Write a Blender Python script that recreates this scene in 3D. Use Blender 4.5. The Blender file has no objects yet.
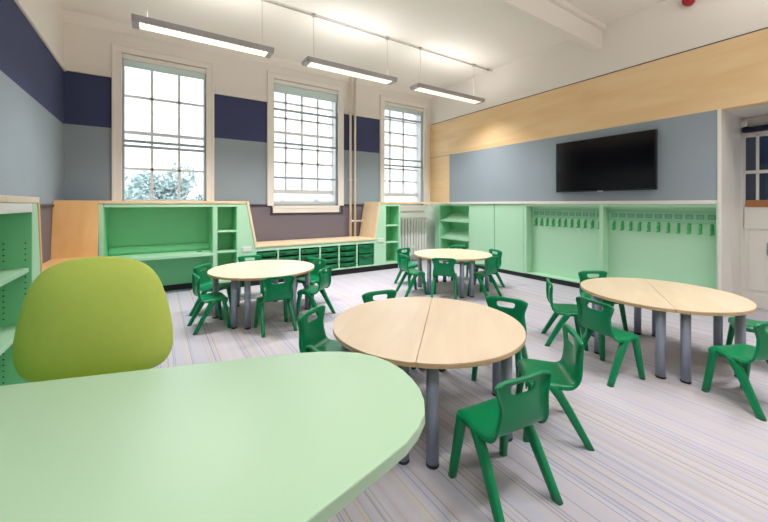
import bpy, bmesh, math, random
from mathutils import Vector, Matrix
R = math.radians
rng = random.Random(7)
sc = bpy.context.scene
col = sc.collection

# ------------------------------------------------------------------ materials
def lin(c):
    return tuple(((v/255)/12.92 if v/255 <= .04045 else ((v/255+.055)/1.055)**2.4) for v in c) + (1,)

def mat(name, rgb, rough=.5, metal=0, spec=.5, noise=0, nscale=6, emit=None, estr=0, bump=0, bscale=300):
    m = bpy.data.materials.new(name); m.use_nodes = True
    nt = m.node_tree; b = nt.nodes['Principled BSDF']
    c = lin(rgb)
    b.inputs['Base Color'].default_value = c
    b.inputs['Roughness'].default_value = rough
    b.inputs['Metallic'].default_value = metal
    b.inputs['Specular IOR Level'].default_value = spec
    tc = nt.nodes.new('ShaderNodeTexCoord')
    if noise:
        n = nt.nodes.new('ShaderNodeTexNoise'); n.inputs['Scale'].default_value = nscale
        n.inputs['Detail'].default_value = 4
        nt.links.new(tc.outputs['Object'], n.inputs['Vector'])
        mx = nt.nodes.new('ShaderNodeMix'); mx.data_type = 'RGBA'
        mx.inputs[6].default_value = tuple(v*(1-noise) for v in c[:3])+(1,)
        mx.inputs[7].default_value = tuple(min(1, v*(1+noise)) for v in c[:3])+(1,)
        nt.links.new(n.outputs['Fac'], mx.inputs[0]); nt.links.new(mx.outputs[2], b.inputs['Base Color'])
    if bump:
        n2 = nt.nodes.new('ShaderNodeTexNoise'); n2.inputs['Scale'].default_value = bscale
        nt.links.new(tc.outputs['Object'], n2.inputs['Vector'])
        bp = nt.nodes.new('ShaderNodeBump'); bp.inputs['Strength'].default_value = bump
        bp.inputs['Distance'].default_value = .002
        nt.links.new(n2.outputs['Fac'], bp.inputs['Height']); nt.links.new(bp.outputs['Normal'], b.inputs['Normal'])
    if emit:
        b.inputs['Emission Color'].default_value = lin(emit); b.inputs['Emission Strength'].default_value = estr
    return m

def wood(name, c1, c2, stretch, rough=.4, scale=3.0):
    """maple laminate: noise stretched along the grain"""
    m = bpy.data.materials.new(name); m.use_nodes = True
    nt = m.node_tree; b = nt.nodes['Principled BSDF']; b.inputs['Roughness'].default_value = rough
    tc = nt.nodes.new('ShaderNodeTexCoord'); mp = nt.nodes.new('ShaderNodeMapping')
    mp.inputs['Scale'].default_value = stretch
    n = nt.nodes.new('ShaderNodeTexNoise'); n.inputs['Scale'].default_value = scale; n.inputs['Detail'].default_value = 7
    n.inputs['Distortion'].default_value = .6
    r = nt.nodes.new('ShaderNodeValToRGB')
    r.color_ramp.elements[0].position = .3; r.color_ramp.elements[0].color = lin(c1)
    r.color_ramp.elements[1].position = .7; r.color_ramp.elements[1].color = lin(c2)
    L = nt.links.new
    L(tc.outputs['Object'], mp.inputs['Vector']); L(mp.outputs['Vector'], n.inputs['Vector'])
    L(n.outputs['Fac'], r.inputs['Fac']); L(r.outputs['Color'], b.inputs['Base Color'])
    return m

def carpet():
    m = bpy.data.materials.new('striped_carpet'); m.use_nodes = True
    nt = m.node_tree; b = nt.nodes['Principled BSDF']; L = nt.links.new; N = nt.nodes.new
    b.inputs['Roughness'].default_value = .95; b.inputs['Specular IOR Level'].default_value = .25
    tc = N('ShaderNodeTexCoord'); sx = N('ShaderNodeSeparateXYZ'); L(tc.outputs['Object'], sx.inputs[0])
    def layer(width, off, stops):
        a = N('ShaderNodeMath'); a.operation = 'MULTIPLY_ADD'; a.inputs[1].default_value = 1/width; a.inputs[2].default_value = off
        L(sx.outputs['X'], a.inputs[0])
        f = N('ShaderNodeMath'); f.operation = 'FLOOR'; L(a.outputs[0], f.inputs[0])
        w = N('ShaderNodeTexWhiteNoise'); w.noise_dimensions = '1D'; L(f.outputs[0], w.inputs['W'])
        r = N('ShaderNodeValToRGB'); r.color_ramp.interpolation = 'CONSTANT'
        els = r.color_ramp.elements
        els[0].position = 0; els[0].color = lin(stops[0][1])
        els[1].position = stops[1][0]; els[1].color = lin(stops[1][1])
        for p, c in stops[2:]:
            e = els.new(p); e.color = lin(c)
        L(w.outputs['Value'], r.inputs['Fac'])
        return w, r
    w1, r1 = layer(.034, 0.3, [(0, (190, 186, 197)), (.25, (196, 191, 199)), (.5, (188, 186, 200)), (.75, (193, 188, 196))])
    w2, r2 = layer(.006, 0.7, [(0, (152, 162, 192)), (.05, (190, 177, 168)), (.08, (162, 157, 162)), (.11, (204, 192, 168)), (.13, (170, 175, 190)), (.15, (255, 255, 255))])
    lt = N('ShaderNodeMath'); lt.operation = 'LESS_THAN'; lt.inputs[1].default_value = .15; L(w2.outputs['Value'], lt.inputs[0])
    mx = N('ShaderNodeMix'); mx.data_type = 'RGBA'
    L(lt.outputs[0], mx.inputs[0]); L(r1.outputs['Color'], mx.inputs[6]); L(r2.outputs['Color'], mx.inputs[7])
    n = N('ShaderNodeTexNoise'); n.inputs['Scale'].default_value = 260; L(tc.outputs['Object'], n.inputs['Vector'])
    bp = N('ShaderNodeBump'); bp.inputs['Strength'].default_value = .25; bp.inputs['Distance'].default_value = .003
    L(n.outputs['Fac'], bp.inputs['Height']); L(bp.outputs['Normal'], b.inputs['Normal'])
    L(mx.outputs[2], b.inputs['Base Color'])
    return m

def glass(name, tint=(250, 252, 252), refl=.04):
    m = bpy.data.materials.new(name); m.use_nodes = True
    nt = m.node_tree; nt.nodes.clear(); N = nt.nodes.new
    o = N('ShaderNodeOutputMaterial'); t = N('ShaderNodeBsdfTransparent'); t.inputs[0].default_value = lin(tint)
    g = N('ShaderNodeBsdfGlossy'); g.inputs['Roughness'].default_value = .02
    mx = N('ShaderNodeMixShader'); mx.inputs[0].default_value = refl
    nt.links.new(t.outputs[0], mx.inputs[1]); nt.links.new(g.outputs[0], mx.inputs[2]); nt.links.new(mx.outputs[0], o.inputs[0])
    return m

def blind_cloth():
    m = bpy.data.materials.new('blind_cloth'); m.use_nodes = True
    nt = m.node_tree; nt.nodes.clear(); N = nt.nodes.new
    o = N('ShaderNodeOutputMaterial'); d = N('ShaderNodeBsdfDiffuse'); d.inputs[0].default_value = lin((226, 232, 228))
    t = N('ShaderNodeBsdfTranslucent'); t.inputs[0].default_value = lin((222, 230, 226))
    mx = N('ShaderNodeMixShader'); mx.inputs[0].default_value = .5
    nt.links.new(d.outputs[0], mx.inputs[1]); nt.links.new(t.outputs[0], mx.inputs[2]); nt.links.new(mx.outputs[0], o.inputs[0])
    return m

M = dict(
    carpet=carpet(),
    cream=mat('cream_paint', (238, 232, 224), .6, noise=.02, nscale=1.5),
    ceil=mat('ceiling_paint', (240, 235, 227), .7),
    white=mat('white_gloss', (232, 229, 222), .35),
    sash=mat('sash_white', (236, 237, 236), .35),
    secondary=mat('grey_aluminium', (168, 176, 184), .4),
    navy=mat('navy_pinboard', (62, 69, 106), .85, noise=.08, nscale=2.5, bump=.1),
    grey=mat('grey_pinboard', (150, 163, 173), .85, noise=.04, nscale=2.5, bump=.1),
    mauve=mat('mauve_paint', (116, 108, 119), .6, noise=.03, nscale=2),
    dado=mat('dark_dado_paint', (62, 58, 72), .5),
    alcove=mat('pale_alcove_paint', (230, 236, 230), .6),
    mint=mat('mint_laminate', (182, 227, 194), .42),
    inner=mat('green_laminate', (130, 212, 158), .45),
    plinth=mat('black_plinth', (30, 30, 36), .5),
    panel=wood('maple_wall_panel', (232, 194, 142), (243, 214, 168), (1, .35, 2.2), .42, 2.5),
    corner=wood('maple_corner', (226, 176, 114), (238, 194, 136), (1, 1, .3), .45, 5),
    maple=wood('maple_edge', (232, 200, 156), (242, 216, 176), (1, 1, .3), .45, 5),
    seatwood=wood('maple_bench', (238, 210, 172), (245, 224, 190), (.4, 2.5, 1), .4, 3),
    top=wood('maple_tabletop', (226, 203, 174), (235, 215, 188), (.5, 3.0, 1), .33, 3),
    topedge=wood('tabletop_edge', (206, 172, 126), (218, 186, 142), (1, 1, 1), .4, 8),
    chair=mat('green_plastic', (2, 134, 84), .28, spec=.35),
    steel=mat('silver_leg', (152, 161, 180), .4, metal=.2),
    rubber=mat('black_foot', (35, 36, 40), .6),
    lime=mat('lime_fabric', (204, 222, 108), .9, noise=.04, nscale=40, bump=.2, bscale=500),
    piping=mat('dark_shell', (50, 58, 40), .6),
    desk=mat('mint_desk_laminate', (184, 219, 186), .3),
    tray=mat('green_tray', (18, 118, 72), .35),
    hook=mat('green_hook', (66, 182, 108), .4),
    rail=mat('mint_rail', (150, 208, 170), .45),
    tag=mat('tag_holder', (128, 190, 160), .3),
    tagline=mat('tag_outline', (70, 130, 104), .4),
    lamp=mat('lamp_grey', (186, 184, 188), .45, metal=.2),
    louvre=mat('lit_louvre', (255, 250, 240), .4, emit=(255, 240, 218), estr=.55),
    lamplip=mat('louvre_blade', (220, 214, 206), .3, metal=.5),
    wire=mat('steel_wire', (190, 186, 178), .4, metal=.5),
    tv=mat('tv_screen', (7, 7, 10), .12, spec=.35),
    bezel=mat('tv_bezel', (14, 14, 16), .3),
    logo=mat('logo_silver', (200, 205, 212), .3),
    red=mat('red_plastic', (168, 24, 30), .3),
    glass=glass('window_glass'),
    doorglass=glass('door_glass', (215, 225, 232), .06),
    blind=blind_cloth(),
    navyblind=mat('navy_blind', (38, 42, 74), .8),
    curtain=mat('blue_curtain', (70, 96, 132), .9, noise=.25, nscale=9),
    corridor=mat('dark_corridor', (62, 68, 84), .8),
    brownrail=mat('brown_wood_rail', (172, 116, 66), .5, noise=.1, nscale=12),
    pipe=mat('cream_pipe', (226, 216, 200), .4),
    radiator=mat('radiator_white', (238, 238, 234), .35),
    socket=mat('socket_white', (226, 232, 224), .35),
    bark=mat('bark', (96, 88, 80), .9, noise=.2, nscale=4),
    leaf=mat('leaf', (160, 178, 176), .7, noise=.3, nscale=1.2),
    brick=mat('pale_render', (206, 202, 200), .8, noise=.08, nscale=.6),
    roof=mat('slate_roof', (186, 192, 200), .8, noise=.12, nscale=.8),
    pane=mat('far_window', (92, 112, 136), .2),
    grass=mat('ground', (132, 142, 124), .9, noise=.15, nscale=.2),
    hole=mat('peg_hole', (30, 90, 52), .8),
)

# ------------------------------------------------------------------ mesh helpers
class MB:
    def __init__(s): s.bm = bmesh.new()
    def box(s, x0, x1, y0, y1, z0, z1, mi=0):
        v = [s.bm.verts.new((x, y, z)) for z in (z0, z1) for y in (y0, y1) for x in (x0, x1)]
        for f in ((0, 2, 3, 1), (4, 5, 7, 6), (0, 1, 5, 4), (2, 6, 7, 3), (0, 4, 6, 2), (1, 3, 7, 5)):
            fc = s.bm.faces.new([v[i] for i in f]); fc.material_index = mi
        return s
    def prism(s, pts, axis, a, b, mi=0):
        """polygon in the two other axes extruded along axis from a to b"""
        def mk(p, t):
            if axis == 'x': return (t, p[0], p[1])
            if axis == 'y': return (p[0], t, p[1])
            return (p[0], p[1], t)
        A = [s.bm.verts.new(mk(p, a)) for p in pts]; B = [s.bm.verts.new(mk(p, b)) for p in pts]
        n = len(pts)
        s.bm.faces.new(A).material_index = mi; s.bm.faces.new(B[::-1]).material_index = mi
        for i in range(n):
            f = s.bm.faces.new((A[i], B[i], B[(i+1) % n], A[(i+1) % n])); f.material_index = mi
        bmesh.ops.recalc_face_normals(s.bm, faces=s.bm.faces[:])
        return s
    def tube(s, pts, rad, n=12, mi=0, cap=True):
        """tube along points with a radius or radii"""
        pts = [Vector(p) for p in pts]
        if not hasattr(rad, '__len__'): rad = [rad]*len(pts)
        rings = []
        for i, p in enumerate(pts):
            d = (pts[min(i+1, len(pts)-1)]-pts[max(i-1, 0)]).normalized()
            u = d.cross(Vector((0, 0, 1)))
            if u.length < 1e-4: u = d.cross(Vector((0, 1, 0)))
            u.normalize(); w = d.cross(u)
            rings.append([s.bm.verts.new(p+(u*math.cos(2*math.pi*k/n)+w*math.sin(2*math.pi*k/n))*rad[i]) for k in range(n)])
        for a, b in zip(rings, rings[1:]):
            for k in range(n):
                f = s.bm.faces.new((a[k], a[(k+1) % n], b[(k+1) % n], b[k])); f.smooth = True; f.material_index = mi
        if cap:
            for r_ in (rings[0][::-1], rings[-1]):
                s.bm.faces.new(r_).material_index = mi
        return s
    def lathe(s, prof, c, axis=(0, 0, 1), n=24, mi=0):
        ax = Vector(axis); c = Vector(c)
        return s.tube([c+ax*h for r_, h in prof], [max(r_, 1e-4) for r_, h in prof], n, mi)
    def build(s, name, m, parent=None, bevel=0, smooth=False, seg=2):
        me = bpy.data.meshes.new(name)
        if parent is not None and parent.type == 'EMPTY' or parent is not None and parent.parent is not None:
            pass
        if parent is not None:
            off = world_loc(parent)
            bmesh.ops.translate(s.bm, verts=s.bm.verts[:], vec=-off)
        bmesh.ops.recalc_face_normals(s.bm, faces=s.bm.faces[:])
        if smooth:
            for f in s.bm.faces: f.smooth = True
        s.bm.to_mesh(me); s.bm.free()
        for x in (m if isinstance(m, (list, tuple)) else [m]): me.materials.append(x)
        o = bpy.data.objects.new(name, me); col.objects.link(o)
        if parent is not None: o.parent = parent
        if bevel:
            b = o.modifiers.new('bevel', 'BEVEL'); b.width = bevel; b.segments = seg; b.limit_method = 'ANGLE'
        return o

def world_loc(o):
    v = Vector((0, 0, 0))
    while o is not None:
        v += o.location; o = o.parent
    return v

def thing(name, label, cat, loc=(0, 0, 0), rotz=0, group=None):
    o = bpy.data.objects.new(name, None); o.empty_display_size = .1; col.objects.link(o)
    o.location = loc; o.rotation_euler = (0, 0, rotz)
    return tag(o, label, cat, group)
def tag(o, label, cat, group=None):
    o['label'] = label; o['category'] = cat
    if group: o['group'] = group
    return o
def struct(o, label=None):
    o['kind'] = 'structure'
    if label: o['label'] = label
    return o
def dup(root, loc, rotz, label, group=None):
    r = root.copy(); col.objects.link(r); r.location = loc; r.rotation_euler = (0, 0, rotz); r['label'] = label
    if group: r['group'] = group
    for ch in list(root.children):
        c = ch.copy(); col.objects.link(c); c.parent = r
        for g in list(ch.children):
            d = g.copy(); col.objects.link(d); d.parent = c
    return r
def bake(o):
    """apply modifiers so that copies share one finished mesh"""
    dg = bpy.context.evaluated_depsgraph_get(); dg.update()
    me = bpy.data.meshes.new_from_object(o.evaluated_get(dg))
    o.modifiers.clear(); o.data = me
    for p in me.polygons: p.use_smooth = True

# ------------------------------------------------------------------ room dimensions
XL, XR, YB, ZC = -.98, 5.03, 5.87, 3.6
YF = -2.2
ZT = 1.24                      # top of all the low furniture
ZN0, ZN1 = 2.212, 2.88         # navy band
SEAT = .592

struct(MB().box(XL-.3, 6.3, YF, YB+.35, -.12, 0).build('floor', M['carpet']))
c = MB().box(XL-.3, 6.3, YF, YB+.35, ZC, ZC+.15)
c.prism([(YB, 3.49), (YB, ZC), (YB-.12, ZC), (YB-.09, 3.55), (YB-.04, 3.51)], 'x', XL, XR)
struct(c.build('ceiling', M['ceil']))
struct(MB().box(XL-.3, 6.3, YF-.15, YF, 0, ZC).build('wall_front', M['cream']))
# ceiling beam across the room
b = MB().box(XL, XR, 2.33, 2.46, 3.285, ZC)
b.box(XL, XR, 2.285, 2.33, 3.53, ZC)
struct(b.build('trim_1', M['ceil'], bevel=.006), 'ceiling beam crossing the room')

# left wall
w = MB()
for z0, z1, k in ((0, 1.185, 3), (1.185, 2.2, 2), (2.2, 2.865, 1), (2.865, ZC, 0)):
    w.box(XL-.25, XL, YF, YB, z0, z1, k)
struct(w.build('wall_left', [M['cream'], M['navy'], M['grey'], M['mauve']]))
t = MB().box(XL, XL+.025, YF, YB, 2.865, 2.935).box(XL, XL+.015, YF, YB, 2.935, 2.965)
struct(t.build('trim_2', M['cream'], bevel=.006), 'picture rail on the left wall')

# back wall, with three window openings
WIN = [(-.395, .622, 1.17, 3.235), (1.625, 2.80, 1.17, 3.285), (3.82, 4.83, 1.17, 3.26)]
w = MB(); xs = [XL] + [v for a in WIN for v in a[:2]] + [XR+.35]
def bands(x0, x1, zlo, zhi, low=3):
    for z0, z1, k in ((0, 1.185, low), (1.185, ZN0, 2), (ZN0, ZN1, 1), (ZN1, ZC, 0)):
        a, b_ = max(z0, zlo), min(z1, zhi)
        if b_ > a+1e-4:
            kk = k
            if x0 >= 4.8 and k in (1, 2): kk = 0
            w.box(x0, x1, YB, YB+.32, a, b_, kk)
for i in range(0, len(xs), 2):
    bands(xs[i], xs[i+1], 0, ZC, 4 if i >= 6 else 3)
for (x0, x1, z0, z1) in WIN:
    bands(x0, x1, 0, z0, 4 if x0 > 3.5 else 3); bands(x0, x1, z1, ZC)
struct(w.build('wall_back', [M['cream'], M['navy'], M['grey'], M['mauve'], M['alcove']]))
t = MB()
for a, b_ in ((XL, -.505), (.74, 1.535), (2.93, 3.745), (4.965, XR)):
    t.box(a, b_, YB-.025, YB, ZN1, ZN1+.065); t.box(a, b_, YB-.014, YB, ZN1+.065, ZN1+.095)
struct(t.build('trim_3', M['cream'], bevel=.005), 'picture rail between the windows')
t = MB()
for a, b_ in ((XL, -.50), (.735, 1.575), (2.90, 3.745)):
    t.box(a, b_, YB-.02, YB, 1.168, 1.195)
t.box(1.575, 1.60, YB-.02, YB, 1.04, 1.195).box(2.875, 2.90, YB-.02, YB, 1.04, 1.195).box(1.575, 2.90, YB-.02, YB, 1.025, 1.05)
struct(t.build('trim_4', M['dado'], bevel=.003), 'dark dado line stepping under the middle window')
t = MB().box(XL, XL+.02, 2.83, 5.28, 1.168, 1.195)
struct(t.build('trim_5', M['dado'], bevel=.003), 'dark dado line on the left wall')

# ------------------------------------------------------------------ windows
def window(n, wi, bars_x, bars_z, sec_z, meet, sash_bottom, label, blind_z):
    x0, x1, z0, z1 = wi
    root = bpy.data.objects.new('window_%d' % n, None); col.objects.link(root); root.location = ((x0+x1)/2, YB, z0)
    struct(root, label)
    f = MB()                                           # architrave
    aw = .092
    ztop = z1+.085
    f.box(x0-aw, x0, YB-.03, YB+.02, 1.17, ztop).box(x1, x1+aw, YB-.03, YB+.02, 1.17, ztop)
    f.box(x0-aw, x1+aw, YB-.032, YB+.02, z1, ztop)
    f.box(x0-aw-.015, x0-aw+.02, YB-.04, YB, 1.17, ztop+.02).box(x1+aw-.02, x1+aw+.015, YB-.04, YB, 1.17, ztop+.02)
    f.box(x0-aw-.015, x1+aw+.015, YB-.045, YB, ztop-.005, ztop+.022)
    f.build('window_frame', M['cream'], root, .004)
    s = MB()
    s.box(x0-.02, x1+.02, YB-.036, YB+.2, 1.125, 1.17).box(x0-.015, x1+.015, YB-.03, YB, 1.05, 1.125)
    s.build('window_sill', M['cream'], root, .005)
    # secondary glazing close to the room side
    g = MB(); y0, y1 = YB+.035, YB+.06
    g.box(x0, x0+.022, y0, y1, 1.17, z1).box(x1-.022, x1, y0, y1, 1.17, z1).box(x0, x1, y0, y1, z1-.03, z1).box(x0, x1, y0, y1, 1.17, 1.195)
    for z in sec_z: g.box(x0, x1, y0-.008, y1, z-.017, z+.017)
    g.build('secondary_frame', M['secondary'], root, .002)
    # box sash further out
    g = MB(); y0, y1 = YB+.19, YB+.235
    zt = z1
    g.box(x0, x0+.02, y0, y1, sash_bottom, zt).box(x1-.02, x1, y0, y1, sash_bottom, zt)
    g.box(x0, x1, y0, y1, sash_bottom, sash_bottom+.075).box(x0, x1, y0, y1, zt-.04, zt)
    for x in bars_x: g.box(x-.018, x+.018, y0+.005, y1-.005, sash_bottom, zt)
    for z in bars_z: g.box(x0, x1, y0+.005, y1-.005, z-.017, z+.017)
    g.box(x0, x1, y0-.01, y1, meet-.022, meet+.022)
    g.build('sash', M['sash'], root, .002)
    MB().box(x0+.005, x1-.005, YB+.21, YB+.214, 1.17, zt).build('pane', M['glass'], root)
    j = MB().box(x0-.001, x0+.012, YB+.06, YB+.32, 1.17, z1).box(x1-.012, x1+.001, YB+.06, YB+.32, 1.17, z1).box(x0, x1, YB+.06, YB+.32, z1-.012, z1+.001)
    j.box(x0, x1, YB+.14, YB+.32, 1.17, sash_bottom-.13 if sash_bottom > 1.35 else 1.185)
    j.build('window_jamb', M['sash'], root)
    # catch on right architrave
    if n > 1:
        MB().box(x1+.02, x1+.045, YB-.055, YB-.02, 2.95, 3.06).build('cord_holder', M['sash'], root, .006)
    # roller blind
    bl = thing('roller_blind', 'pale roller blind rolled up at the top of the %s' % blind_z[1], 'blind', ((x0+x1)/2, YB+.01, z1), 0, 'window roller blinds')
    MB().box(x0+.002, x1-.002, YB-.02, YB+.03, z1-.075, z1-.008).build('blind_cassette', M['white'], bl, .006)
    MB().box(x0+.015, x1-.015, YB+.012, YB+.016, blind_z[0], z1-.07).build('blind_fabric', M['blind'], bl)
    MB().box(x0+.015, x1-.015, YB+.006, YB+.022, blind_z[0]-.018, blind_z[0]+.004).build('bottom_bar', M['blind'], bl, .004)

window(1, WIN[0], [-.06, .28], [2.72, 1.70], [2.065, 1.997], 2.21, 1.19, 'left sash window above the desk unit', (3.085, 'left window'))
window(2, WIN[1], [1.893, 2.187, 2.49], [2.97, 2.70, 2.185, 1.925, 1.66], [2.80, 2.234, 1.65], 2.445, 1.38, 'middle sash window above the bench', (3.09, 'middle window'))
window(3, WIN[2], [4.10, 4.445], [2.97, 2.70, 1.94, 1.68], [2.97, 2.12, 1.99], 2.43, 1.36, 'right sash window in the corner', (3.12, 'right window'))

# ------------------------------------------------------------------ right wall (false wall flush with the cabinet fronts)
w = MB()
w.box(XR, XR+.14, -.15, YB, 2.935, ZC, 0)                 # plaster above the timber band
w.box(XR, XR+.14, -.15, YB, 2.21, 2.935, 1)               # timber band
w.box(XR, XR+.14, 5.27, YB, ZT, 2.21, 1)                  # timber end panel
w.box(XR, XR+.14, 1.185, 5.27, ZT, 2.21, 2)                # grey pinboard
w.box(XR+.36, XR+.46, 1.2, YB, 0, ZT, 3)                  # behind the cabinets
w.box(XR, XR+.14, YF, -.15, 0, ZC, 0)
struct(w.build('wall_right', [M['cream'], M['panel'], M['grey'], M['alcove']]))
t = MB().box(XR-.004, XR, -.15, YB, 2.928, 2.938).box(XR-.004, XR, 5.2, YB, 2.205, 2.211)  # thin dark strips along the edges of the timber band
struct(t.build('trim_6', M['dado']), 'thin dark lines edging the timber band')
t = MB().box(XR-.008, XR+.36, 1.152, 1.185, 0, 2.21)
struct(t.build('trim_7', M['white'], bevel=.004), 'white upright at the end of the coat bays')
# door recess
w = MB().box(XR+.36, 5.9, 1.152, 1.20, 0, 2.21, 0).box(XR+.14, 5.9, -.15, 1.2, 2.21, 2.3, 0).box(XR, 5.9, -.19, -.15, 0, 2.3, 0)
w.box(5.82, 5.9, -.15, 1.17, 2.06, 2.21, 0)
struct(w.build('wall_recess', [M['white']]))
d = bpy.data.objects.new('door_1', None); col.objects.link(d); d.location = (5.82, .7, 0); struct(d, 'white part glazed door in the recess')
DX = 5.80
f = MB().box(DX-.02, DX+.06, 1.14, 1.17, 0, 2.06).box(DX-.02, DX+.06, -.15, 1.17, 2.02, 2.07).box(DX-.05, DX, 1.10, 1.17, 2.10, 2.17)
f.build('door_frame', M['white'], d, .004)
f = MB()
f.box(DX, DX+.045, -.12, 1.14, 0, .16).box(DX, DX+.045, -.12, 1.14, .91, 1.165)
f.box(DX, DX+.045, 1.128, 1.14, .16, 2.02).box(DX, DX+.045, 1.015, 1.037, 1.165, 2.02).box(DX, DX+.045, .55, .60, .0, 2.02)
f.box(DX, DX+.045, -.12, 1.14, 1.98, 2.02).box(DX, DX+.045, -.12, 1.14, 1.553, 1.59)
f.box(DX+.014, DX+.034, -.12, 1.14, .16, .91)
f.box(DX+.004, DX+.02, .62, 1.10, .20, .88)
f.build('door_leaf', M['white'], d, .004)
MB().box(DX+.02, DX+.024, -.10, 1.12, 1.165, 1.98).build('door_pane', M['doorglass'], d)
MB().box(DX-.006, DX+.03, -.1, 1.12, 1.165, 1.245).build('glazing_rail', M['brownrail'], d, .003)
h = MB().tube([(DX, .93, .70), (DX-.05, .93, .70), (DX-.05, .85, .69)], .009, 8); h.box(DX-.004, DX, .91, .95, .62, .76)
h.build('door_handle', M['steel'], d)
bl = thing('roller_blind', 'navy roller blind rolled up over the glazed door', 'blind', (DX-.06, .5, 2.04))
MB().tube([(DX-.055, -.1, 2.06), (DX-.055, 1.135, 2.06)], .034, 14).build('blind_roll', M['navyblind'], bl)
MB().box(DX-.075, DX-.03, 1.128, 1.14, 2.02, 2.10).build('bracket', M['white'], bl, .003)
w = MB().box(6.45, 6.5, -.6, 1.6, 0, 2.6).box(5.9, 6.5, 1.5, 1.6, 0, 2.6)
struct(w.build('wall_corridor', M['corridor']))
cu = MB()
pts = [(6.12+.02*math.sin(i*1.9), .62+i*.022) for i in range(19)]
for i in range(18):
    a, b_ = pts[i], pts[i+1]
    cu.prism([a, b_, (b_[0]+.006, b_[1]), (a[0]+.006, a[1])], 'z', .9, 2.2)
tag(cu.build('curtain', M['curtain'], None, smooth=False), 'blue curtain hanging behind the door glass', 'curtain')

# ------------------------------------------------------------------ right-hand cabinets
X0, X1 = XR-.006, XR+.34
def pl(x0, x1, y0, y1): return MB().box(x0, x1, y0, y1, 0, .075)
# display shelving next to the corner
u = thing('display_shelf', 'open mint display shelves with tilted ledges in the far corner', 'shelf', (XR+.15, 5.25, 0))
m = MB().box(X0, X1, 5.56, 5.72, .075, 1.2).box(X0, X1, 4.715, 4.735, .075, 1.2).box(X0, X1, 4.735, 5.56, .075, .11).box(X0, X1, 4.735, 5.56, 1.165, 1.2)
m.build('carcass', M['mint'], u, .002)
MB().box(X1-.015, X1, 4.735, 5.56, .11, 1.165).build('back_panel', M['inner'], u)
MB().box(X0+.02, X1-.015, 5.545, 5.56, .11, 1.165).build('side_lining', M['inner'], u)
for z in (.17, .50, .86):
    s = MB().prism([(X0+.03, z), (X0+.03, z-.025), (X0+.05, z-.025), (X1-.015, z+.135), (X1-.015, z+.155), (X0+.05, z)], 'y', 4.737, 5.543)
    s.box(X0+.018, X0+.032, 4.737, 5.543, z-.025, z+.02)
    s.build('shelf', M['mint'], u, .001)
pl(X0+.02, X1, 4.715, 5.72).build('plinth', M['plinth'], u)
# tall cupboards
def cupboard(y0, y1, label):
    u = thing('cupboard', label, 'cupboard', (XR+.15, (y0+y1)/2, 0), 0, 'low mint cupboards')
    MB().box(X0+.024, X1, y0, y1, .075, 1.2).build('carcass', M['mint'], u, .002)
    MB().box(X0, X0+.02, y0+.004, y1-.004, .07, 1.195).build('door', M['mint'], u, .002)
    pl(X0+.02, X1, y0, y1).build('plinth', M['plinth'], u)
cupboard(4.13, 4.712, 'mint cupboard door directly beside the open display shelves')
cupboard(3.535, 4.127, 'mint cupboard door between another cupboard and the coat hooks')
# coat bays
def coat_bay(y0, y1, label, hooks, rlabel, ow0, ow1):
    u = thing('coat_bay', label, 'coat storage', (XR+.15, (y0+y1)/2, 0), 0, 'open coat alcoves')
    m = MB().box(X0-.005, X1, y0, y0+ow0, .075, 1.2).box(X0-.005, X1, y1-ow1, y1, .075, 1.2)
    m.box(X0-.005, X1, y0+ow0, y1-ow1, 1.165, 1.2).box(X0-.005, X1, y0+ow0, y1-ow1, .075, .095)
    m.build('carcass', M['mint'], u, .002)
    MB().box(XR+.135, XR+.15, y0+ow0, y1-ow1, .095, 1.165).build('back_panel', M['mint'], u)
    MB().box(X0+.012, X1, y0, y1, 0, .075).build('plinth', M['plinth'], u)
    xb = XR+.135
    r = thing('coat_rail', rlabel, 'coat rail', (xb, (y0+y1)/2, .95), 0, 'rails of coat hooks')
    rb = MB().box(xb-.010, xb, y0+ow0+.004, y1-ow1-.004, .985, 1.115).box(xb-.020, xb, y0+ow0+.004, y1-ow1-.004, .982, .992)
    rb.box(xb-.012, xb, y0+ow0+.004, y1-ow1-.004, 1.098, 1.103)
    rb.build('rail_board', M['rail'], r, .002)
    for y in hooks:
        q = MB().box(xb-.012, xb-.0095, y-.032, y+.032, 1.026, 1.075, 0)
        q.box(xb-.0135, xb-.0115, y-.032, y+.032, 1.071, 1.075, 1).box(xb-.0135, xb-.0115, y-.032, y+.032, 1.026, 1.030, 1)
        q.box(xb-.0135, xb-.0115, y-.032, y-.027, 1.026, 1.075, 1).box(xb-.0135, xb-.0115, y+.027, y+.032, 1.026, 1.075, 1)
        q.build('name_holder', [M['tag'], M['tagline']], r)
        k = MB().tube([(xb-.002, y, .955), (xb-.028, y, .945), (xb-.038, y, .915), (xb-.030, y, .885), (xb-.040, y, .858), (xb-.058, y, .862)], [.011, .0115, .011, .0105, .010, .0105], 8)
        k.box(xb-.008, xb, y-.013, y+.013, .855, .975)
        k.build('hook', M['hook'], r)
coat_bay(2.349, 3.532, 'open mint coat alcove next to the cupboards', [2.428+.0968*i for i in range(11)], 'mint coat rail with green hooks in the alcove beside the cupboards', .022, .05)
coat_bay(1.187, 2.347, 'open mint coat alcove next to the white upright by the door', [1.259+.0986*i for i in range(11)], 'mint coat rail with green hooks in the alcove nearest the door', .006, .023)
# worktops
wt = MB().box(XR-.03, XR+.36, 1.187, 5.46, 1.2, ZT)
tag(wt.build('worktop', M['white'], bevel=.004), 'white ledge running above the cupboards and coat alcoves', 'worktop')
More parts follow.
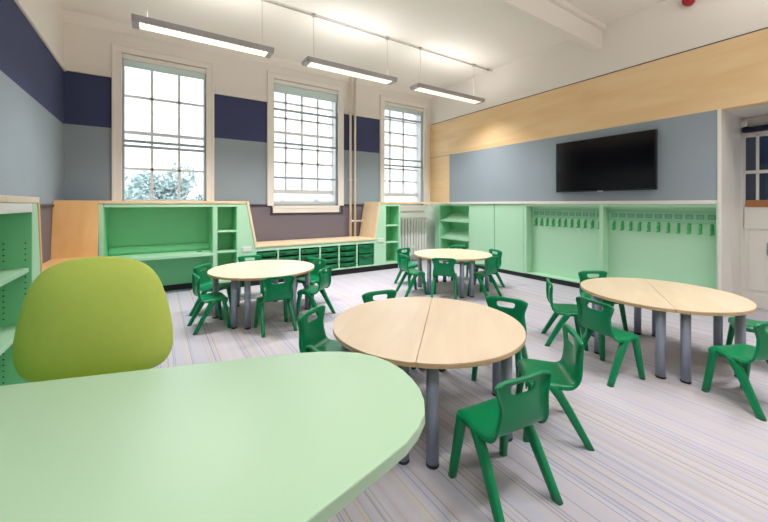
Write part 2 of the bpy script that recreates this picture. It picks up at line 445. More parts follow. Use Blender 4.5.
# television
t = thing('television', 'black flat television on the grey pinboard', 'television', (XR, 2.323, 1.37))
MB().box(XR-.085, XR-.03, 1.706, 2.941, 1.37, 2.09).build('casing', M['bezel'], t, .006)
MB().box(XR-.0875, XR-.084, 1.72, 2.927, 1.39, 2.078).build('screen', M['tv'], t)
MB().box(XR-.03, XR-.0005, 2.1, 2.55, 1.55, 1.9).build('wall_bracket', M['bezel'], t, .004)
MB().box(XR-.088, XR-.085, 2.29, 2.36, 1.362, 1.378).build('logo', M['logo'], t, .001)
# alarm sounder
a = thing('fire_alarm', 'round red fire alarm sounder high on the right wall', 'alarm', (XR, 1.414, 3.475))
MB().lathe([(.048, 0), (.05, .03)], (XR, 1.414, 3.475), (-1, 0, 0)).build('base', M['red'], a)
MB().lathe([(.05, .03), (.056, .045), (.056, .07), (.046, .09), (.02, .098), (.001, .099)], (XR, 1.414, 3.475), (-1, 0, 0)).build('sounder_dome', M['red'], a)

# ------------------------------------------------------------------ back wall furniture
Q, QB = 5.30, 5.84
def wood_cap(name, x0, x1, y0, y1, label):
    o = MB().box(x0, x1, y0, y1, 1.205, ZT).build(name, M['maple'], None, .003)
    tag(o, label, 'worktop')
u = thing('desk_unit', 'mint built-in desk with open recess under the left window', 'desk', (.06, 5.5, 0))
m = MB()
m.box(-.58, -.535, Q, QB, 0, 1.205).box(.646, .683, Q, QB, 0, 1.205).box(-.528, .646, Q, QB, 1.16, 1.205)
m.build('carcass', M['mint'], u, .002)
MB().box(-.528, .646, 5.68, 5.70, .075, 1.16).build('back_panel', M['inner'], u)
for a_ in (-.535, .638): MB().box(a_, a_+.008, Q+.02, 5.68, .53, 1.16).build('side_lining', M['inner'], u)
MB().box(-.52, .638, 5.66, 5.68, .56, .64).build('upstand', M['inner'], u, .002)
s = MB().box(-.528, .646, Q+.005, 5.68, .49, .53); s.build('desk_shelf', M['mint'], u, .003)
MB().tube([(.5, 5.55, .53), (.5, 5.55, .5335)], .035, 16).build('cable_port', M['rubber'], u)
MB().box(-.528, .646, 5.66, 5.68, 0, .075).build('plinth', M['plinth'], u)

u = thing('shelf_unit', 'narrow mint shelves between the desk recess and the bench', 'shelf', (.82, 5.5, 0))
m = MB().box(.684, .70, Q, QB, .10, 1.205).prism([(.954, .10), (1.2035, .10), (1.2035, .562), (1.085, 1.205), (.954, 1.205)], 'y', Q, QB)
m.box(.70, .954, Q, QB, 1.16, 1.205).box(.70, .954, Q, QB, .10, .14)
m.build('carcass', M['mint'], u, .002)
MB().box(.70, .954, 5.62, 5.64, .14, 1.16).build('back_panel', M['inner'], u)
for a_ in (.70, .948): MB().box(a_, a_+.006, Q+.02, 5.62, .14, 1.16).build('side_lining', M['inner'], u)
for z in (.538, .825): MB().box(.706, .948, Q+.01, 5.62, z-.022, z).build('shelf', M['mint'], u, .002)
MB().box(.684, 1.203, Q+.05, QB, 0, .10).build('plinth', M['plinth'], u)

u = thing('window_bench', 'built-in bench with maple lining and tray racks under the middle window', 'bench', (2.23, 5.5, 0))
ln = MB()
th = .03
prof = [(1.11, ZT), (1.215, .61), (1.215, SEAT-th), (3.25, SEAT-th), (3.25, .61), (3.345, ZT), (3.345-th, ZT), (3.25-th, SEAT), (1.215+th, SEAT), (1.11+th, ZT)]
ln.prism([(1.08, ZT), (1.205, SEAT-th), (3.262, SEAT-th), (3.372, ZT), (3.340, ZT), (3.237, SEAT), (1.230, SEAT), (1.112, ZT)], 'y', Q-.012, QB)
ln.build('seat', M['seatwood'], u, .003)
m = MB().box(1.205, 3.262, Q, QB, .505, SEAT-th-.001).box(1.205, 3.262, Q, QB, .10, .125)
TX = [1.205, 1.538, 1.877, 2.216, 2.555, 2.894, 3.262]
for i, x in enumerate(TX):
    m.box(x-(.012 if 0 < i < 6 else 0), x+(.012 if 0 < i < 6 else (.02 if i == 0 else 0)) if i < 6 else x, Q, QB, .125, .505) if i < 6 else m.box(x-.02, x, Q, QB, .125, .505)
m.build('rack_frame', M['mint'], u, .002)
MB().box(1.217, 3.249, 5.72, 5.735, .125, .505).build('back_panel', M['inner'], u)
MB().box(1.205, 3.262, Q+.05, QB, 0, .10).build('plinth', M['plinth'], u)

def make_tray(h, w):
    bm = MB(); y0, y1 = 0, .38; t_ = .006; hw = w/2
    bm.box(-hw+.012, hw-.012, 0, t_, .0, h).box(-hw+.012, -hw+.012+t_, 0, y1, 0, h).box(hw-.012-t_, hw-.012, 0, y1, 0, h)
    bm.box(-hw+.012, hw-.012, y1-t_, y1, 0, h).box(-hw+.012, hw-.012, 0, y1, 0, t_)
    return bm
ROWN = ['top', 'second from top', 'third from top', 'bottom']
COLN = ['leftmost', 'second', 'third', 'fourth', 'fifth', 'rightmost']
proto = {}
def tray(xc, z, h, label):
    key = round(h, 3)
    if key not in proto:
        r = thing('storage_tray', label, 'tray', (xc, Q+.012, z), 0, 'green trays under the bench')
        w = .305
        bm = make_tray(h, w); bmesh.ops.translate(bm.bm, verts=bm.bm.verts[:], vec=Vector((xc, Q+.012, z)))
        bm.build('tray_body', M['tray'], r, .002)
        rim = MB().box(xc-w/2, xc+w/2, Q, Q+.39, z+h-.012, z+h-.004)
        rim.box(xc-w/2, xc+w/2, Q-.006, Q+.012, z+h-.026, z+h-.002)
        rim.build('rim', M['tray'], r, .002)
        g = MB().prism([(xc-.07, z+h-.022), (xc-.05, z+h-.052), (xc+.05, z+h-.052), (xc+.07, z+h-.022)], 'y', Q-.016, Q+.012)
        g.build('grip', M['tray'], r, .003)
        proto[key] = r
        return r
    return dup(proto[key], (xc, Q+.012, z), 0, label)
for ci in range(6):
    xc = (TX[ci]+TX[ci+1])/2
    if ci < 5:
        for ri in range(4):
            z = .128+(3-ri)*.094
            tray(xc, z, .072, 'shallow green tray, %s of the %s tray column under the bench' % (ROWN[ri], COLN[ci]))
    else:
        tray(xc, .128, .19, 'deep green tray at the bottom of the rightmost tray column under the bench')
        tray(xc, .335, .15, 'deep green tray at the top of the rightmost tray column under the bench')

u = thing('shelf_unit', 'narrow mint shelves between the bench and the radiator', 'shelf', (3.6, 5.5, 0))
MB().box(3.2635, 3.80, Q+.05, QB, 0, .10).build('plinth', M['plinth'], u)
m = MB().prism([(3.2635, .10), (3.492, .10), (3.492, 1.205), (3.368, 1.205), (3.2635, .562)], 'y', Q, QB)
m.box(3.782, 3.81, Q, QB, .10, 1.205).box(3.492, 3.782, Q, QB, 1.16, 1.205).box(3.492, 3.782, Q, QB, .10, .125)
m.build('carcass', M['mint'], u, .002)
MB().box(3.492, 3.782, 5.60, 5.62, .125, 1.16).build('back_panel', M['inner'], u)
for a_ in (3.492, 3.776): MB().box(a_, a_+.006, Q+.02, 5.60, .125, 1.16).build('side_lining', M['inner'], u)
for z in (.504, .815): MB().box(3.498, 3.776, Q+.01, 5.60, z-.022, z).build('shelf', M['mint'], u, .002)
def socket(x, z, label):
    o = thing('wall_socket', label, 'socket', (x, Q, z), 0, 'white sockets')
    MB().box(x-.062, x+.062, Q-.012, Q, z-.035, z+.035).build('face_plate', M['socket'], o, .003)
    for dx in (-.032, .032): MB().box(x+dx-.008, x+dx+.008, Q-.016, Q-.011, z+.008, z+.024).build('switch', M['white'], o, .002)
socket(1.085, .548, 'white socket on the mint panel left of the bench')
socket(3.375, .545, 'white socket on the mint panel right of the bench')
wood_cap('worktop', -.58, 1.078, Q-.01, QB, 'thin maple top over the built-in desk below the left window')
wood_cap('worktop', 3.374, XR-.035, Q-.01, Q+.24, 'thin maple top bridging from the bench over the radiator')
# radiator
r = thing('radiator', 'white column radiator in the gap beside the corner shelves', 'radiator', (4.45, 5.74, 0))
n = 11
for i in range(n):
    x = 4.02+i*.074
    q = MB().box(x-.026, x+.026, 5.69, 5.79, .16, .90)
    q.build('section', M['radiator'], r, .018, seg=3)
for z in (.87, .13): MB().box(4.0, 4.82, 5.715, 5.765, z, z+.055).build('header', M['radiator'], r, .01)
for x in (4.02, 4.76): MB().tube([(x, 5.74, 0), (x, 5.74, .16)], .018, 10).build('foot', M['radiator'], r)
MB().box(4.4, 4.46, 5.69, 5.82, .3, .34).build('wall_stay', M['radiator'], r)
# vertical pipes
for x, lab in ((3.023, 'left of the two cream pipes running up beside the middle window'), (3.118, 'right of the two cream pipes running up beside the middle window')):
    p = thing('heating_pipe', lab, 'pipe', (x, 5.79, SEAT), 0, 'cream pipes')
    MB().tube([(x, 5.79, SEAT), (x, 5.79, ZC)], .022, 14).build('riser', M['pipe'], p)
    for z in (1.65, 2.9):
        c_ = MB().tube([(x, 5.79, z-.018), (x, 5.79, z+.018)], .03, 14); c_.box(x-.01, x+.01, 5.79, YB, z-.01, z+.01); c_.build('clip', M['pipe'], p)
    if x > 3.1:
        MB().tube([(x, 5.79, .88), (3.275, 5.79, .88)], .016, 10).build('branch', M['pipe'], p)
    else:
        MB().tube([(x, 5.79, .885), (x+.074, 5.79, .885)], .016, 10).build('branch', M['pipe'], p)

# ------------------------------------------------------------------ left wall furniture
XF = -.58
u = thing('corner_bench', 'maple lined bench along the left wall in the corner', 'bench', (-.78, 4.1, 0))
ln = MB().prism([(2.79, 1.205), (2.895, SEAT-.03), (5.22, SEAT-.03), (5.335, ZT), (5.304, ZT), (5.196, SEAT), (2.92, SEAT), (2.823, 1.205)], 'x', XL+.002, XF+.004)
ln.build('seat', M['corner'], u, .003)
m = MB().box(XL+.05, XF, 2.94, 5.18, .10, SEAT-.031)
m.build('front_panel', M['mint'], u, .002)
MB().box(XL+.05, XF-.05, 2.94, 5.18, 0, .10).build('plinth', M['plinth'], u)
u = thing('bookcase', 'tall open mint bookcase along the left wall behind the lime chair', 'bookcase', (-.78, 1.8, 0))
m = MB()
m.prism([(2.69, .08), (2.894, .08), (2.894, .562), (2.789, 1.205), (2.69, 1.205)], 'x', XL+.03, XF)
m.box(XL+.03, XF, .25, .28, .08, 1.205).box(XL+.03, XF, 1.44, 1.475, .08, 1.16)
m.box(XL+.03, XF, .28, 2.69, .08, .11)
m.build('carcass', M['mint'], u, .002)
MB().box(XL+.03, XF, .28, 2.69, 1.155, 1.205).build('top_rail', M['sash'], u, .002)
MB().box(XL+.03, XL+.05, .28, 2.69, .11, 1.155).build('back_panel', M['inner'], u)
MB().box(XL+.05, XF-.02, 1.475, 1.483, .11, 1.155).build('side_lining', M['inner'], u)
for z in (.54, .85):
    for a_, b_ in ((.28, 1.44), (1.483, 2.682)):
        MB().box(XL+.05, XF-.012, a_, b_, z-.025, z).build('shelf', M['mint'], u, .002)
ph = MB().box(XL+.05, XF-.001, 2.682, 2.69, .11, 1.155)
for xx in (XF-.026, XF-.11):
    for k in range(26):
        z = .985-k*.031
        if min(abs(z-.84), abs(z-.53)) > .035: ph.tube([(xx, 2.6812, z), (xx, 2.6825, z)], .004, 8, 1)
ph.build('side_lining', [M['inner'], M['hole']], u)
MB().box(XL+.03, XF-.05, .25, 2.89, 0, .08).build('plinth', M['plinth'], u)
o = MB().box(XL, XF+.004, .25, 2.812, 1.206, ZT).build('worktop', M['top'], None, .003); tag(o, 'pale maple top on the bookcase by the left wall', 'worktop')

# ------------------------------------------------------------------ ceiling lights
def pendant(xc, label, wires, yc=4.18, UP=2.4, DOWN=14):
    L = 1.34 if xc < 3 else 1.46
    z0 = 2.95
    p = thing('pendant_light', label, 'ceiling light', (xc, yc, z0), 0, 'slim pendant lights')
    a, b_ = xc-L/2, xc+L/2
    h = MB()
    # trapezoid housing: two sloping sides and a dark top rim, open below for the louvre
    for s in (-1, 1):
        h.prism([(yc+s*.108, z0+.056), (yc+s*.088, z0), (yc+s*.081, z0), (yc+s*.098, z0+.056)], 'x', a, b_)
    h.build('housing', M['lamp'], p)
    for x, d, x2 in ((a, .02, a+.02), (b_-.02, .02, b_-.06)):
        e = MB().prism([(yc-.108, z0+.056), (yc-.088, z0), (yc+.088, z0), (yc+.108, z0+.056)], 'x', x, x+d)
        e.box(x2, x2+.04, yc-.081, yc+.081, z0+.002, z0+.02)
        e.build('end_cap', M['lamp'], p, .002)
    MB().box(a+.06, b_-.06, yc-.083, yc+.083, z0+.004, z0+.008).build('diffuser', M['louvre'], p)
    lv = MB()
    k = int((L-.12)/.05)
    for i in range(1, k):
        x = a+.06+(L-.12)*i/k
        lv.box(x-.002, x+.002, yc-.082, yc+.082, z0-.003, z0+.004)
    lv.build('louvre', M['lamplip'], p)
    for x in wires:
        MB().tube([(x, yc, z0+.02), (x, yc, 3.575)], .0028, 6).build('suspension_wire', M['wire'], p)
    MB().box(a+.1, b_-.1, yc-.045, yc+.045, z0+.026, z0+.038).build('gear_tray', M['lamp'], p)
    for nm, rz, en in (('up', math.pi, UP), ('down', 0, DOWN)):
        ld = bpy.data.lights.new('tube_light', 'AREA'); ld.shape = 'RECTANGLE'; ld.size = L-.25; ld.size_y = .15
        ld.energy = en; ld.color = (1, .985, .975); ld.spread = R(180 if nm == 'up' else 125)
        lo = bpy.data.objects.new('tube_light', ld); col.objects.link(lo); lo.parent = p
        lo.location = (0, 0, .075 if nm == 'up' else -.012); lo.rotation_euler = (rz, 0, 0)
pendant(.467, 'slim grey pendant light hanging in front of the left window', (-.079, 1.027))
pendant(2.21, 'slim grey pendant light hanging in front of the middle window', (1.66, 2.78))
pendant(3.99, 'slim grey pendant light hanging nearest the timber wall', (3.39, 4.56))
pendant(.3, 'unseen pendant added as overhead fill above the mint desk', (-.2, .8), .15, 7, 5)  # this row of pendants is unseen, added to light the room from overhead
pendant(2.2, 'unseen pendant added as overhead fill above the nearest round table', (1.7, 2.7), .15, 7, 7.5)
pendant(4.0, 'unseen pendant added as overhead fill before the door recess', (3.5, 4.5), .15, 8, 10)
c_ = thing('conduit', 'thin cream conduit running under the ceiling above the pendant lights', 'conduit', (2.5, 4.18, 3.575))
MB().tube([(-.97, 4.18, 3.577), (5.02, 4.18, 3.577)], .009, 8).build('conduit_tube', M['wire'], c_)
for x in (-.079, .95, 1.66, 2.78, 3.39, 4.56, 4.93):
    MB().box(x-.02, x+.02, 4.16, 4.20, 3.563, 3.599).build('saddle', M['wire'], c_)

# ------------------------------------------------------------------ tables
def make_table(loc, rot, label):
    r = thing('semicircular_table', label, 'table', loc, rot, 'half round maple tables')
    def half(rad, z0, z1, y0=.0015):
        pts = [(-rad, y0+.0)]+[]
        seg = 56
        pts = [(rad*math.cos(math.pi*i/seg), max(y0, rad*math.sin(math.pi*i/seg))) for i in range(seg+1)]
        # softened corners
        pts[0] = (rad-.004, y0); pts[-1] = (-rad+.004, y0)
        return MB().prism(pts, 'z', z0, z1)
    def fin(mb, name, m, bev=0):
        me = bpy.data.meshes.new(name); mb.bm.normal_update(); mb.bm.to_mesh(me); mb.bm.free(); me.materials.append(m)
        o = bpy.data.objects.new(name, me); col.objects.link(o); o.parent = r
        if bev:
            b = o.modifiers.new('bevel', 'BEVEL'); b.width = bev; b.segments = 2; b.limit_method = 'ANGLE'; b.angle_limit = R(40)
        return o
    fin(half(.55, .4965, .50), 'table_surface', M['top'])
    fin(half(.5505, .476, .4964), 'table_edge', M['topedge'], .003)
    for a in (8.3, 64, 116, 171.7):
        x, y = .475*math.cos(R(a)), .475*math.sin(R(a))
        fin(MB().lathe([(.029, 0.012), (.029, .476)], (x, y, 0), n=20), 'leg', M['steel'])
        leg = r.children[-1]
        me = bpy.data.meshes.new('foot'); f = MB().lathe([(.027, 0), (.0305, .003), (.0305, .014)], (x, y, 0), n=20)
        f.bm.to_mesh(me); f.bm.free(); me.materials.append(M['rubber'])
        fo = bpy.data.objects.new('foot', me); col.objects.link(fo); fo.parent = leg
    return r
TABLES = [((1.344, 1.605, 0), 225.3, 'in the middle foreground', 'seat-side'),
          ((.981, 3.938, 0), 230, 'by the built-in desk', ''),
          ((3.505, 3.61, 0), 249, 'near the radiator corner', ''),
          ((3.356, 1.144, 0), 209, 'at the right by the door', '')]
tl = ['left half of the round maple table nearest the green desk', 'right half of the round maple table nearest the green desk',
      'left half of the round maple table in front of the built-in desk', 'right half of the round maple table in front of the built-in desk',
      'left half of the farthest round maple table, before the radiator', 'right half of the farthest round maple table, before the cupboards',
      'far left half of the maple table in front of the coat hooks', 'near right half of the maple table in front of the coat hooks']
tproto = None
k = 0
for loc, seam, a, b_ in TABLES:
    for side in (-90, 90):
        rot = R(seam+side-90)           # local +y is the half's normal
        if tproto is None: tproto = make_table(loc, rot, tl[k])
        else:
            tb = dup(tproto, loc, rot, tl[k])
            if k >= 4: tb.scale = (.98, .98, 1)
        k += 1

# ------------------------------------------------------------------ children's chairs
def make_chair(loc, rot, label):
    r = thing('child_chair', label, 'chair', loc, rot, 'green moulded school chairs')
    P = [(.137, .262, .118), (.143, .280, .130), (.132, .296, .139), (.085, .300, .146), (.02, .295, .147), (-.04, .291, .145), (-.078, .295, .142),
         (-.100, .312, .141), (-.108, .345, .138), (-.110, .388, .126), (-.112, .428, .124), (-.110, .458, .135), (-.110, .495, .149), (-.112, .517, .148), (-.121, .523, .136), (-.131, .516, .131)]
    U = [-1.0, -.96, -.80, -.60, -.44, -.2, 0, .2, .44, .60, .80, .96, 1.0]
    def vert(i, j):
        y, z, hw = P[i]; u = U[j]; x = u*hw
        back = max(0, min(1, (i-6)/2.5)); seat = 1-back
        y += .012*u*u*back
        z += -.004*(1-u*u)*seat
        if abs(u) >= 1:
            z -= .024*seat; y -= {12: .027, 13: .021, 14: .013, 15: .006}.get(i, .030)*back; x *= 1.0
        elif abs(u) > .9:
            z -= .003*seat; y -= .005*back
        if i >= 13 and abs(u) > .75:            # rounded shoulders
            z -= .012*((abs(u)-.75)/.25)**1.5
        if i == 0: z -= 0
        return (x, y, z)
    def shell(rows, name, cut=()):
        bm = bmesh.new(); cl = bm.verts.layers.float.new('crease_vert'); V = {(i, j): bm.verts.new(vert(i, j)) for i in rows for j in range(len(U))}
        for i in (11, 12):
            for j in (4, 8): V[i, j][cl] = .75
        for i in rows[:-1]:
            for j in range(len(U)-1):
                if i in cut and 4 <= j <= 7: continue
                bm.faces.new((V[i, j], V[i, j+1], V[i+1, j+1], V[i+1, j]))
        me = bpy.data.meshes.new(name); bmesh.ops.recalc_face_normals(bm, faces=bm.faces[:]); bm.to_mesh(me); bm.free(); me.materials.append(M['chair'])
        o = bpy.data.objects.new(name, me); col.objects.link(o); o.parent = r
        s = o.modifiers.new('s', 'SOLIDIFY'); s.thickness = .010; s.offset = 0
        ss = o.modifiers.new('d', 'SUBSURF'); ss.levels = 2; ss.render_levels = 2
        bake(o)
        return o
    full = shell(list(range(0, 16)), 'shell', (11,))
    # divide the one moulded shell into its seat and its backrest, keeping the smooth normals across the bend
    nrm = {tuple(round(c_, 5) for c_ in v.co): v.normal.copy() for v in full.data.vertices}
    for nm, back in (('seat', False), ('backrest', True)):
        bm = bmesh.new(); bm.from_mesh(full.data)
        kill = [f for f in bm.faces if ((f.calc_center_median().z > .335 and f.calc_center_median().y < -.06) != back)]
        bmesh.ops.delete(bm, geom=kill, context='FACES')
        me = bpy.data.meshes.new(nm); bm.to_mesh(me); bm.free(); me.materials.append(M['chair'])
        for p in me.polygons: p.use_smooth = True
        me.normals_split_custom_set_from_vertices([nrm[tuple(round(c_, 5) for c_ in v.co)] for v in me.vertices])
        o = bpy.data.objects.new(nm, me); col.objects.link(o); o.parent = r
    bpy.data.objects.remove(full)
    def leg(x0, y0, z0, x1, y1, w0, d0, w1, d1, bend=None):
        bm = bmesh.new(); n = 16; rings = []
        N = 8
        for k in range(N+1):
            t = k/N; cx = x0+(x1-x0)*t; cy = y0+(y1-y0)*t; cz = z0*(1-t)
            if t < .3: cy -= (bend or 0)*(.3-t)/.3
            w, d = w0+(w1-w0)*t, d0+(d1-d0)*t
            ring = []
            for q in range(n):
                a = 2*math.pi*q/n; ca, sa = math.cos(a), math.sin(a); e = .55
                ring.append(bm.verts.new((cx+math.copysign(abs(ca)**e, ca)*w/2, cy+math.copysign(abs(sa)**e, sa)*d/2, cz)))
            rings.append(ring)
        for a, b in zip(rings, rings[1:]):
            for q in range(n):
                f = bm.faces.new((a[q], b[q], b[(q+1) % n], a[(q+1) % n])); f.smooth = True
        bm.faces.new(rings[0]); bm.faces.new(rings[-1][::-1])
        bmesh.ops.recalc_face_normals(bm, faces=bm.faces[:])
        me = bpy.data.meshes.new('leg'); bm.to_mesh(me); bm.free(); me.materials.append(M['chair'])
        o = bpy.data.objects.new('leg', me); col.objects.link(o); o.parent = r
    for s in (-1, 1):
        leg(s*.127, .105, .290, s*.150, .146, .040, .044, .032, .031)
        leg(s*.129, .010, .288, s*.150, -.150, .040, .056, .032, .038, bend=-.012)
        # the moulded rail that joins the two legs under the seat edge
        bm = MB(); bm.prism([(.118, .288), (.09, .262), (.03, .262), (-.04, .272), (-.09, .292), (-.04, .290)], 'x', s*.131-.012, s*.131+.012)
        me = bpy.data.meshes.new('side_rail'); bm.bm.to_mesh(me); bm.bm.free(); me.materials.append(M['chair'])
        o = bpy.data.objects.new('side_rail', me); col.objects.link(o); o.parent = r
        b = o.modifiers.new('b', 'BEVEL'); b.width = .006; b.segments = 3; bake(o)
    return r

CH = [  # x, y, facing angle (deg), label
    (1.225, .965, 83, 'green chair nearest the camera, in front of the nearest round table'),
    (1.78, 1.095, 135, 'green chair on the right of the nearest round table, behind the foremost chair'),
    (2.006, 1.584, 204, 'green chair half hidden behind the right far edge of the nearest round table'),
    (1.44, 2.18, 263, 'green chair whose handle slot shows over the far edge of the nearest round table'),
    (.90, 2.03, 305, 'green chair at the left of the nearest round table, seen from inside its seat'),
    (.745, 1.50, 8, 'green chair almost hidden behind the rounded end of the mint desk'),
    (.954, 3.382, 90, 'green chair with its back to the camera at the table before the built-in desk'),
    (.428, 3.80, 5, 'nearer of the two green chairs left of the table before the built-in desk'),
    (.515, 4.29, 319, 'farther of the two green chairs left of the table before the built-in desk'),
    (1.01, 4.70, 262, 'green chair mostly hidden behind the table before the built-in desk'),
    (1.42, 3.53, 131, 'nearer of the two green chairs right of the table before the built-in desk'),
    (1.57, 4.05, 207, 'farther of the two green chairs right of the table before the built-in desk'),
    (3.10, 3.335, 42, 'green chair with its back to the camera at the table farthest away'),
    (2.878, 3.75, 349, 'nearer of the two green chairs left of the farthest table'),
    (3.20, 4.22, 280, 'farther of the two green chairs left of the farthest table, by the shelves'),
    (4.08, 4.04, 236, 'green chair with only its top showing behind the farthest table'),
    (3.58, 3.10, 99, 'nearer of the two green chairs right of the farthest table'),
    (4.10, 3.47, 166, 'farther of the two green chairs right of the farthest table, by the cupboards'),
    (2.69, 1.223, 345.5, 'green chair, back to the camera, left of the table by the coat hooks'),
    (2.98, 1.70, 308, 'green chair seen side on, left of the table by the coat hooks'),
    (3.64, 1.71, 239, 'green chair behind the table by the coat hooks, against the alcove'),
    (3.022, .558, 66, 'green chair cut by the right edge, before the table by the coat hooks'),
    (3.79, .668, 110, 'green chair mostly out of frame at the door end of the right table'),
]
cproto = None
for x, y, a, lab in CH:
    rot = R(a-90)
    if cproto is None: cproto = make_chair((x, y, 0), rot, lab)
    else: dup(cproto, (x, y, 0), rot, lab)

# ------------------------------------------------------------------ teacher's desk
d = thing('teacher_desk', 'mint green desk with a rounded end in the foreground', 'desk', (.1, .8, 0))
far = [(-.45, 1.362), (-.348, 1.328), (.009, 1.216), (.268, 1.134), (.40, 1.088)]
arc = [(.448, 1.066), (.50, 1.033), (.545, .992), (.578, .94), (.595, .882), (.598, .82), (.589, .761), (.574, .71), (.550, .664), (.516, .620), (.47, .588), (.42, .564)]
near = [(.36, .548), (.19, .507), (-.1, .44), (-.45, .36)]
outline = far+arc+near
def smooth_closed(pts):
    return pts
MB().prism(outline, 'z', .692, .72).build('desk_top', M['desk'], d, .003)
fr = MB().box(-.40, .34, .80, .83, .25, .692); fr.build('modesty_panel', M['desk'], d, .002)
for x, y in ((.33, .82), (-.38, 1.15), (-.38, .55)):
    MB().tube([(x, y, 0), (x, y, .692)], .03, 18).build('leg', M['steel'], d)

# lime chair
c_ = thing('teacher_chair', 'lime green padded chair behind the mint desk', 'chair', (-.20, 1.60, 0), R(-14))
def local(mb, name, m, smooth=True, sub=0):
    me = bpy.data.meshes.new(name); bmesh.ops.recalc_face_normals(mb.bm, faces=mb.bm.faces[:])
    if smooth:
        for f in mb.bm.faces: f.smooth = True
    mb.bm.to_mesh(me); mb.bm.free(); me.materials.append(m)
    o = bpy.data.objects.new(name, me); col.objects.link(o); o.parent = c_
    if sub:
        s = o.modifiers.new('d', 'SUBSURF'); s.levels = sub; s.render_levels = sub
    return o
def pad(outl, yc, fr_, bk_, edge=.03):
    """puffed cushion from an outline in x,z; front faces -y"""
    mb = MB(); n = len(outl); cx = sum(p[0] for p in outl)/n; cz = sum(p[1] for p in outl)/n
    rings = []
    prof = [(.0, 1), (.35, .93), (.62, .78), (.82, .52), (.94, .25), (1.0, 0)]
    for s, dd in ((-1, fr_), (1, bk_)):
        pr = prof if s < 0 else prof[::-1][1:]
        for k, h in pr:
            rings.append([mb.bm.verts.new((cx+(p[0]-cx)*max(k, .02), yc+s*dd*h, cz+(p[1]-cz)*max(k, .02))) for p in outl])
    for a, b in zip(rings, rings[1:]):
        for i in range(n):
            mb.bm.faces.new((a[i], a[(i+1) % n], b[(i+1) % n], b[i]))
    mb.bm.faces.new(rings[0]); mb.bm.faces.new(rings[-1])
    return mb
ctrl = [(x*1.05, z) for x, z in ((-.10, 1.003), (.0, 1.012), (.10, 1.003), (.165, .965), (.20, .90), (.222, .81), (.238, .72), (.24, .64), (.215, .575), (.15, .548), (.0, .540), (-.15, .548), (-.215, .575), (-.24, .64), (-.238, .72), (-.222, .81), (-.20, .90), (-.165, .965))]
local(pad(ctrl, .07, .075, .05), 'backrest', M['lime'], sub=2)
ob = [(x*.955, (z-.78)*.96+.775) for x, z in ctrl]
local(pad(ob, .105, .025, .035), 'back_shell', M['piping'], sub=2)
seat = [(-.2, -.33), (0, -.35), (.2, -.33), (.235, -.15), (.225, .03), (.1, .05), (-.1, .05), (-.225, .03), (-.235, -.15)]
mb = pad([(x, y) for x, y in seat], 0, .05, .04)
for v in mb.bm.verts: v.co = Vector((v.co.x, v.co.z, .44-v.co.y))
local(mb, 'seat', M['lime'], sub=2)
local(MB().tube([(0, .10, .60), (0, .13, .50), (0, .10, .40), (0, -.1, .395)], .018, 10), 'back_stem', M['piping'])
local(MB().tube([(0, -.13, .08), (0, -.13, .42)], [.03, .022], 14), 'column', M['piping'])
for k in range(5):
    a = R(72*k+18)
    local(MB().tube([(0, -.13, .10), (.25*math.cos(a), -.13+.25*math.sin(a), .06)], [.024, .016], 8), 'base_arm', M['piping'])
    x, y = .25*math.cos(a), -.13+.25*math.sin(a)
    local(MB().tube([(x-.012, y, .03), (x+.012, y, .03)], .03, 14).tube([(x, y, .03), (x, y, .065)], .008, 6), 'castor', M['piping'])

# ------------------------------------------------------------------ outside
struct(MB().box(-60, 120, YB+6, 150, -4.2, -4).build('ground', M['grass']))
def tree(x, y, h, rad, label, leaves=1500, ls=.20):
    t = thing('tree', label, 'tree', (x, y, -4), 0, 'trees outside the windows')
    tr = MB().tube([(x, y, -4), (x+.1, y, -1.5), (x, y, h-rad*.9)], [.22, .16, .08], 10)
    for k in range(7):
        a = rng.uniform(0, 6.28); e = rng.uniform(.4, .9)
        tr.tube([(x, y, h-rad*1.9+k*.12*rad), (x+rad*e*math.cos(a), y+rad*e*math.sin(a), h-rad*rng.uniform(.4, 1.2))], [.07, .02], 6)
    tr.build('trunk', M['bark'], t)
    f = MB()
    lobes = [(Vector((x+rng.uniform(-.6, .6)*rad, y+rng.uniform(-.6, .6)*rad, h-rad+rng.uniform(-.7, .45)*rad)), rad*rng.uniform(.35, .55)) for _ in range(9)]
    for _ in range(leaves):
        c0, r0 = rng.choice(lobes)
        v = Vector((rng.gauss(0, 1), rng.gauss(0, 1), rng.gauss(0, 1))).normalized()*r0*rng.uniform(.55, 1.05)
        p = c0+v
        u = Vector((rng.gauss(0, 1), rng.gauss(0, 1), rng.gauss(0, 1))).normalized()
        w_ = u.orthogonal().normalized(); s = ls*rng.uniform(.6, 1.2)
        q = [f.bm.verts.new(p+u*s), f.bm.verts.new(p+w_*s*.5), f.bm.verts.new(p-u*s), f.bm.verts.new(p-w_*s*.5)]
        f.bm.faces.new(q)
    f.build('foliage', M['leaf'], t)
tree(-1.5, 26, 3.5, 2.3, 'leafy tree at the left of the view through the left window')
tree(.75, 31, 5.0, 2.7, 'tallest leafy tree, in the middle of the view through the left window', 2600)
tree(3.2, 26, 3.3, 2.1, 'leafy tree at the right of the view through the left window')
tree(32.5, 48, 2.2, 1.8, 'small distant tree at the foot of the right window', 700, .3)
tree(36.5, 49, 2.0, 1.8, 'small distant tree right of centre at the foot of the right window', 700, .3)
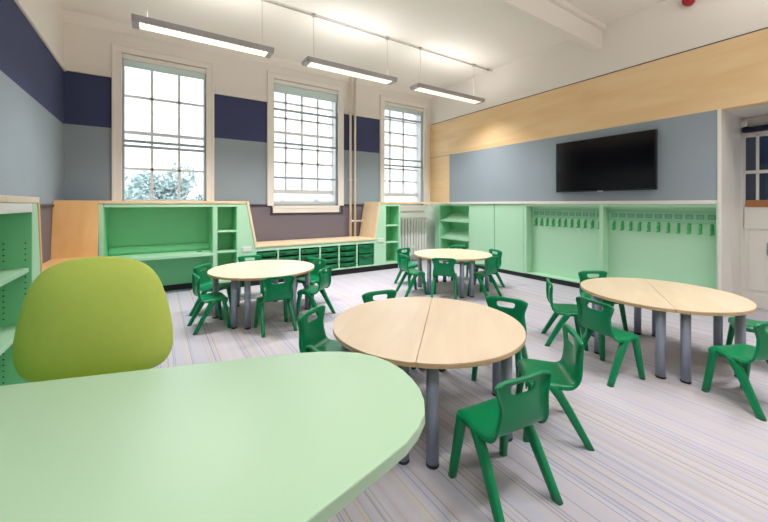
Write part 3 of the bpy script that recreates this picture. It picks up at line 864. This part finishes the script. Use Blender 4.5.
def house(x0, x1, y, zt, label):
    hh = thing('house', label, 'house', ((x0+x1)/2, y+4, -4), 0, 'distant houses')
    MB().box(x0, x1, y, y+8, -4, zt-.9).build('wall', M['brick'], hh)
    MB().prism([(y-.3, zt-.9), (y+8.3, zt-.9), (y+4, zt+.6)], 'x', x0-.2, x1+.2).build('roof', M['roof'], hh)
    n = int((x1-x0)/1.5)
    for i in range(n):
        xc = x0+(x1-x0)*(i+.5)/n
        for zb in (zt-2.3, zt-4.6):
            w_ = MB().box(xc-.4, xc+.4, y-.05, y, zb, zb+1.1).build('window', M['pane'], hh)
    MB().box(x0+.6, x0+1.2, y+3.6, y+4.4, zt, zt+1.3).build('chimney', M['brick'], hh)
house(19.5, 24.8, 60, 1.7, 'pale distant house at the left of the view through the middle window')
house(26.0, 31.0, 60, 1.8, 'pale distant house at the right of the view through the middle window')

# ------------------------------------------------------------------ sky, camera
SKY_ROOM, SKY_WIN = 1.6, 1.15      # bright overcast, raised behind the room to lighten the trees outside
wd = bpy.data.worlds.new('sky'); sc.world = wd; wd.use_nodes = True
nt = wd.node_tree; bg = nt.nodes['Background']
tc = nt.nodes.new('ShaderNodeTexCoord'); n = nt.nodes.new('ShaderNodeTexNoise'); n.inputs['Scale'].default_value = 3; n.inputs['Detail'].default_value = 5
rp = nt.nodes.new('ShaderNodeValToRGB'); rp.color_ramp.elements[0].position = .38; rp.color_ramp.elements[0].color = (.76, .86, 1, 1)
rp.color_ramp.elements[1].position = .6; rp.color_ramp.elements[1].color = (.93, .97, 1, 1)
nt.links.new(tc.outputs['Generated'], n.inputs['Vector']); nt.links.new(n.outputs['Fac'], rp.inputs['Fac']); nt.links.new(rp.outputs['Color'], bg.inputs['Color'])
sp = nt.nodes.new('ShaderNodeSeparateXYZ'); mr = nt.nodes.new('ShaderNodeMapRange'); mr.interpolation_type = 'SMOOTHSTEP'
mr.inputs['From Min'].default_value = -.2; mr.inputs['From Max'].default_value = .45; mr.inputs['To Min'].default_value = SKY_ROOM; mr.inputs['To Max'].default_value = SKY_WIN
nt.links.new(tc.outputs['Generated'], sp.inputs[0]); nt.links.new(sp.outputs['Y'], mr.inputs['Value']); nt.links.new(mr.outputs['Result'], bg.inputs['Strength'])

cam = bpy.data.cameras.new('camera'); co = bpy.data.objects.new('camera', cam); col.objects.link(co); sc.camera = co
co.location = (0, 0, 1.2); co.rotation_euler = (R(90), 0, R(-33.05))
cam.sensor_fit = 'HORIZONTAL'; cam.sensor_width = 36; cam.lens = 36*349/768; cam.clip_start = .02; cam.clip_end = 400
cam.shift_y = -(261-204)/768
sc.view_settings.view_transform = 'Standard'; sc.view_settings.look = 'None'
sc.view_settings.exposure = 1.15; sc.view_settings.gamma = 1; sc.view_settings.use_curve_mapping = False
sc.cycles.max_bounces = 10; sc.cycles.diffuse_bounces = 6; sc.cycles.transparent_max_bounces = 16
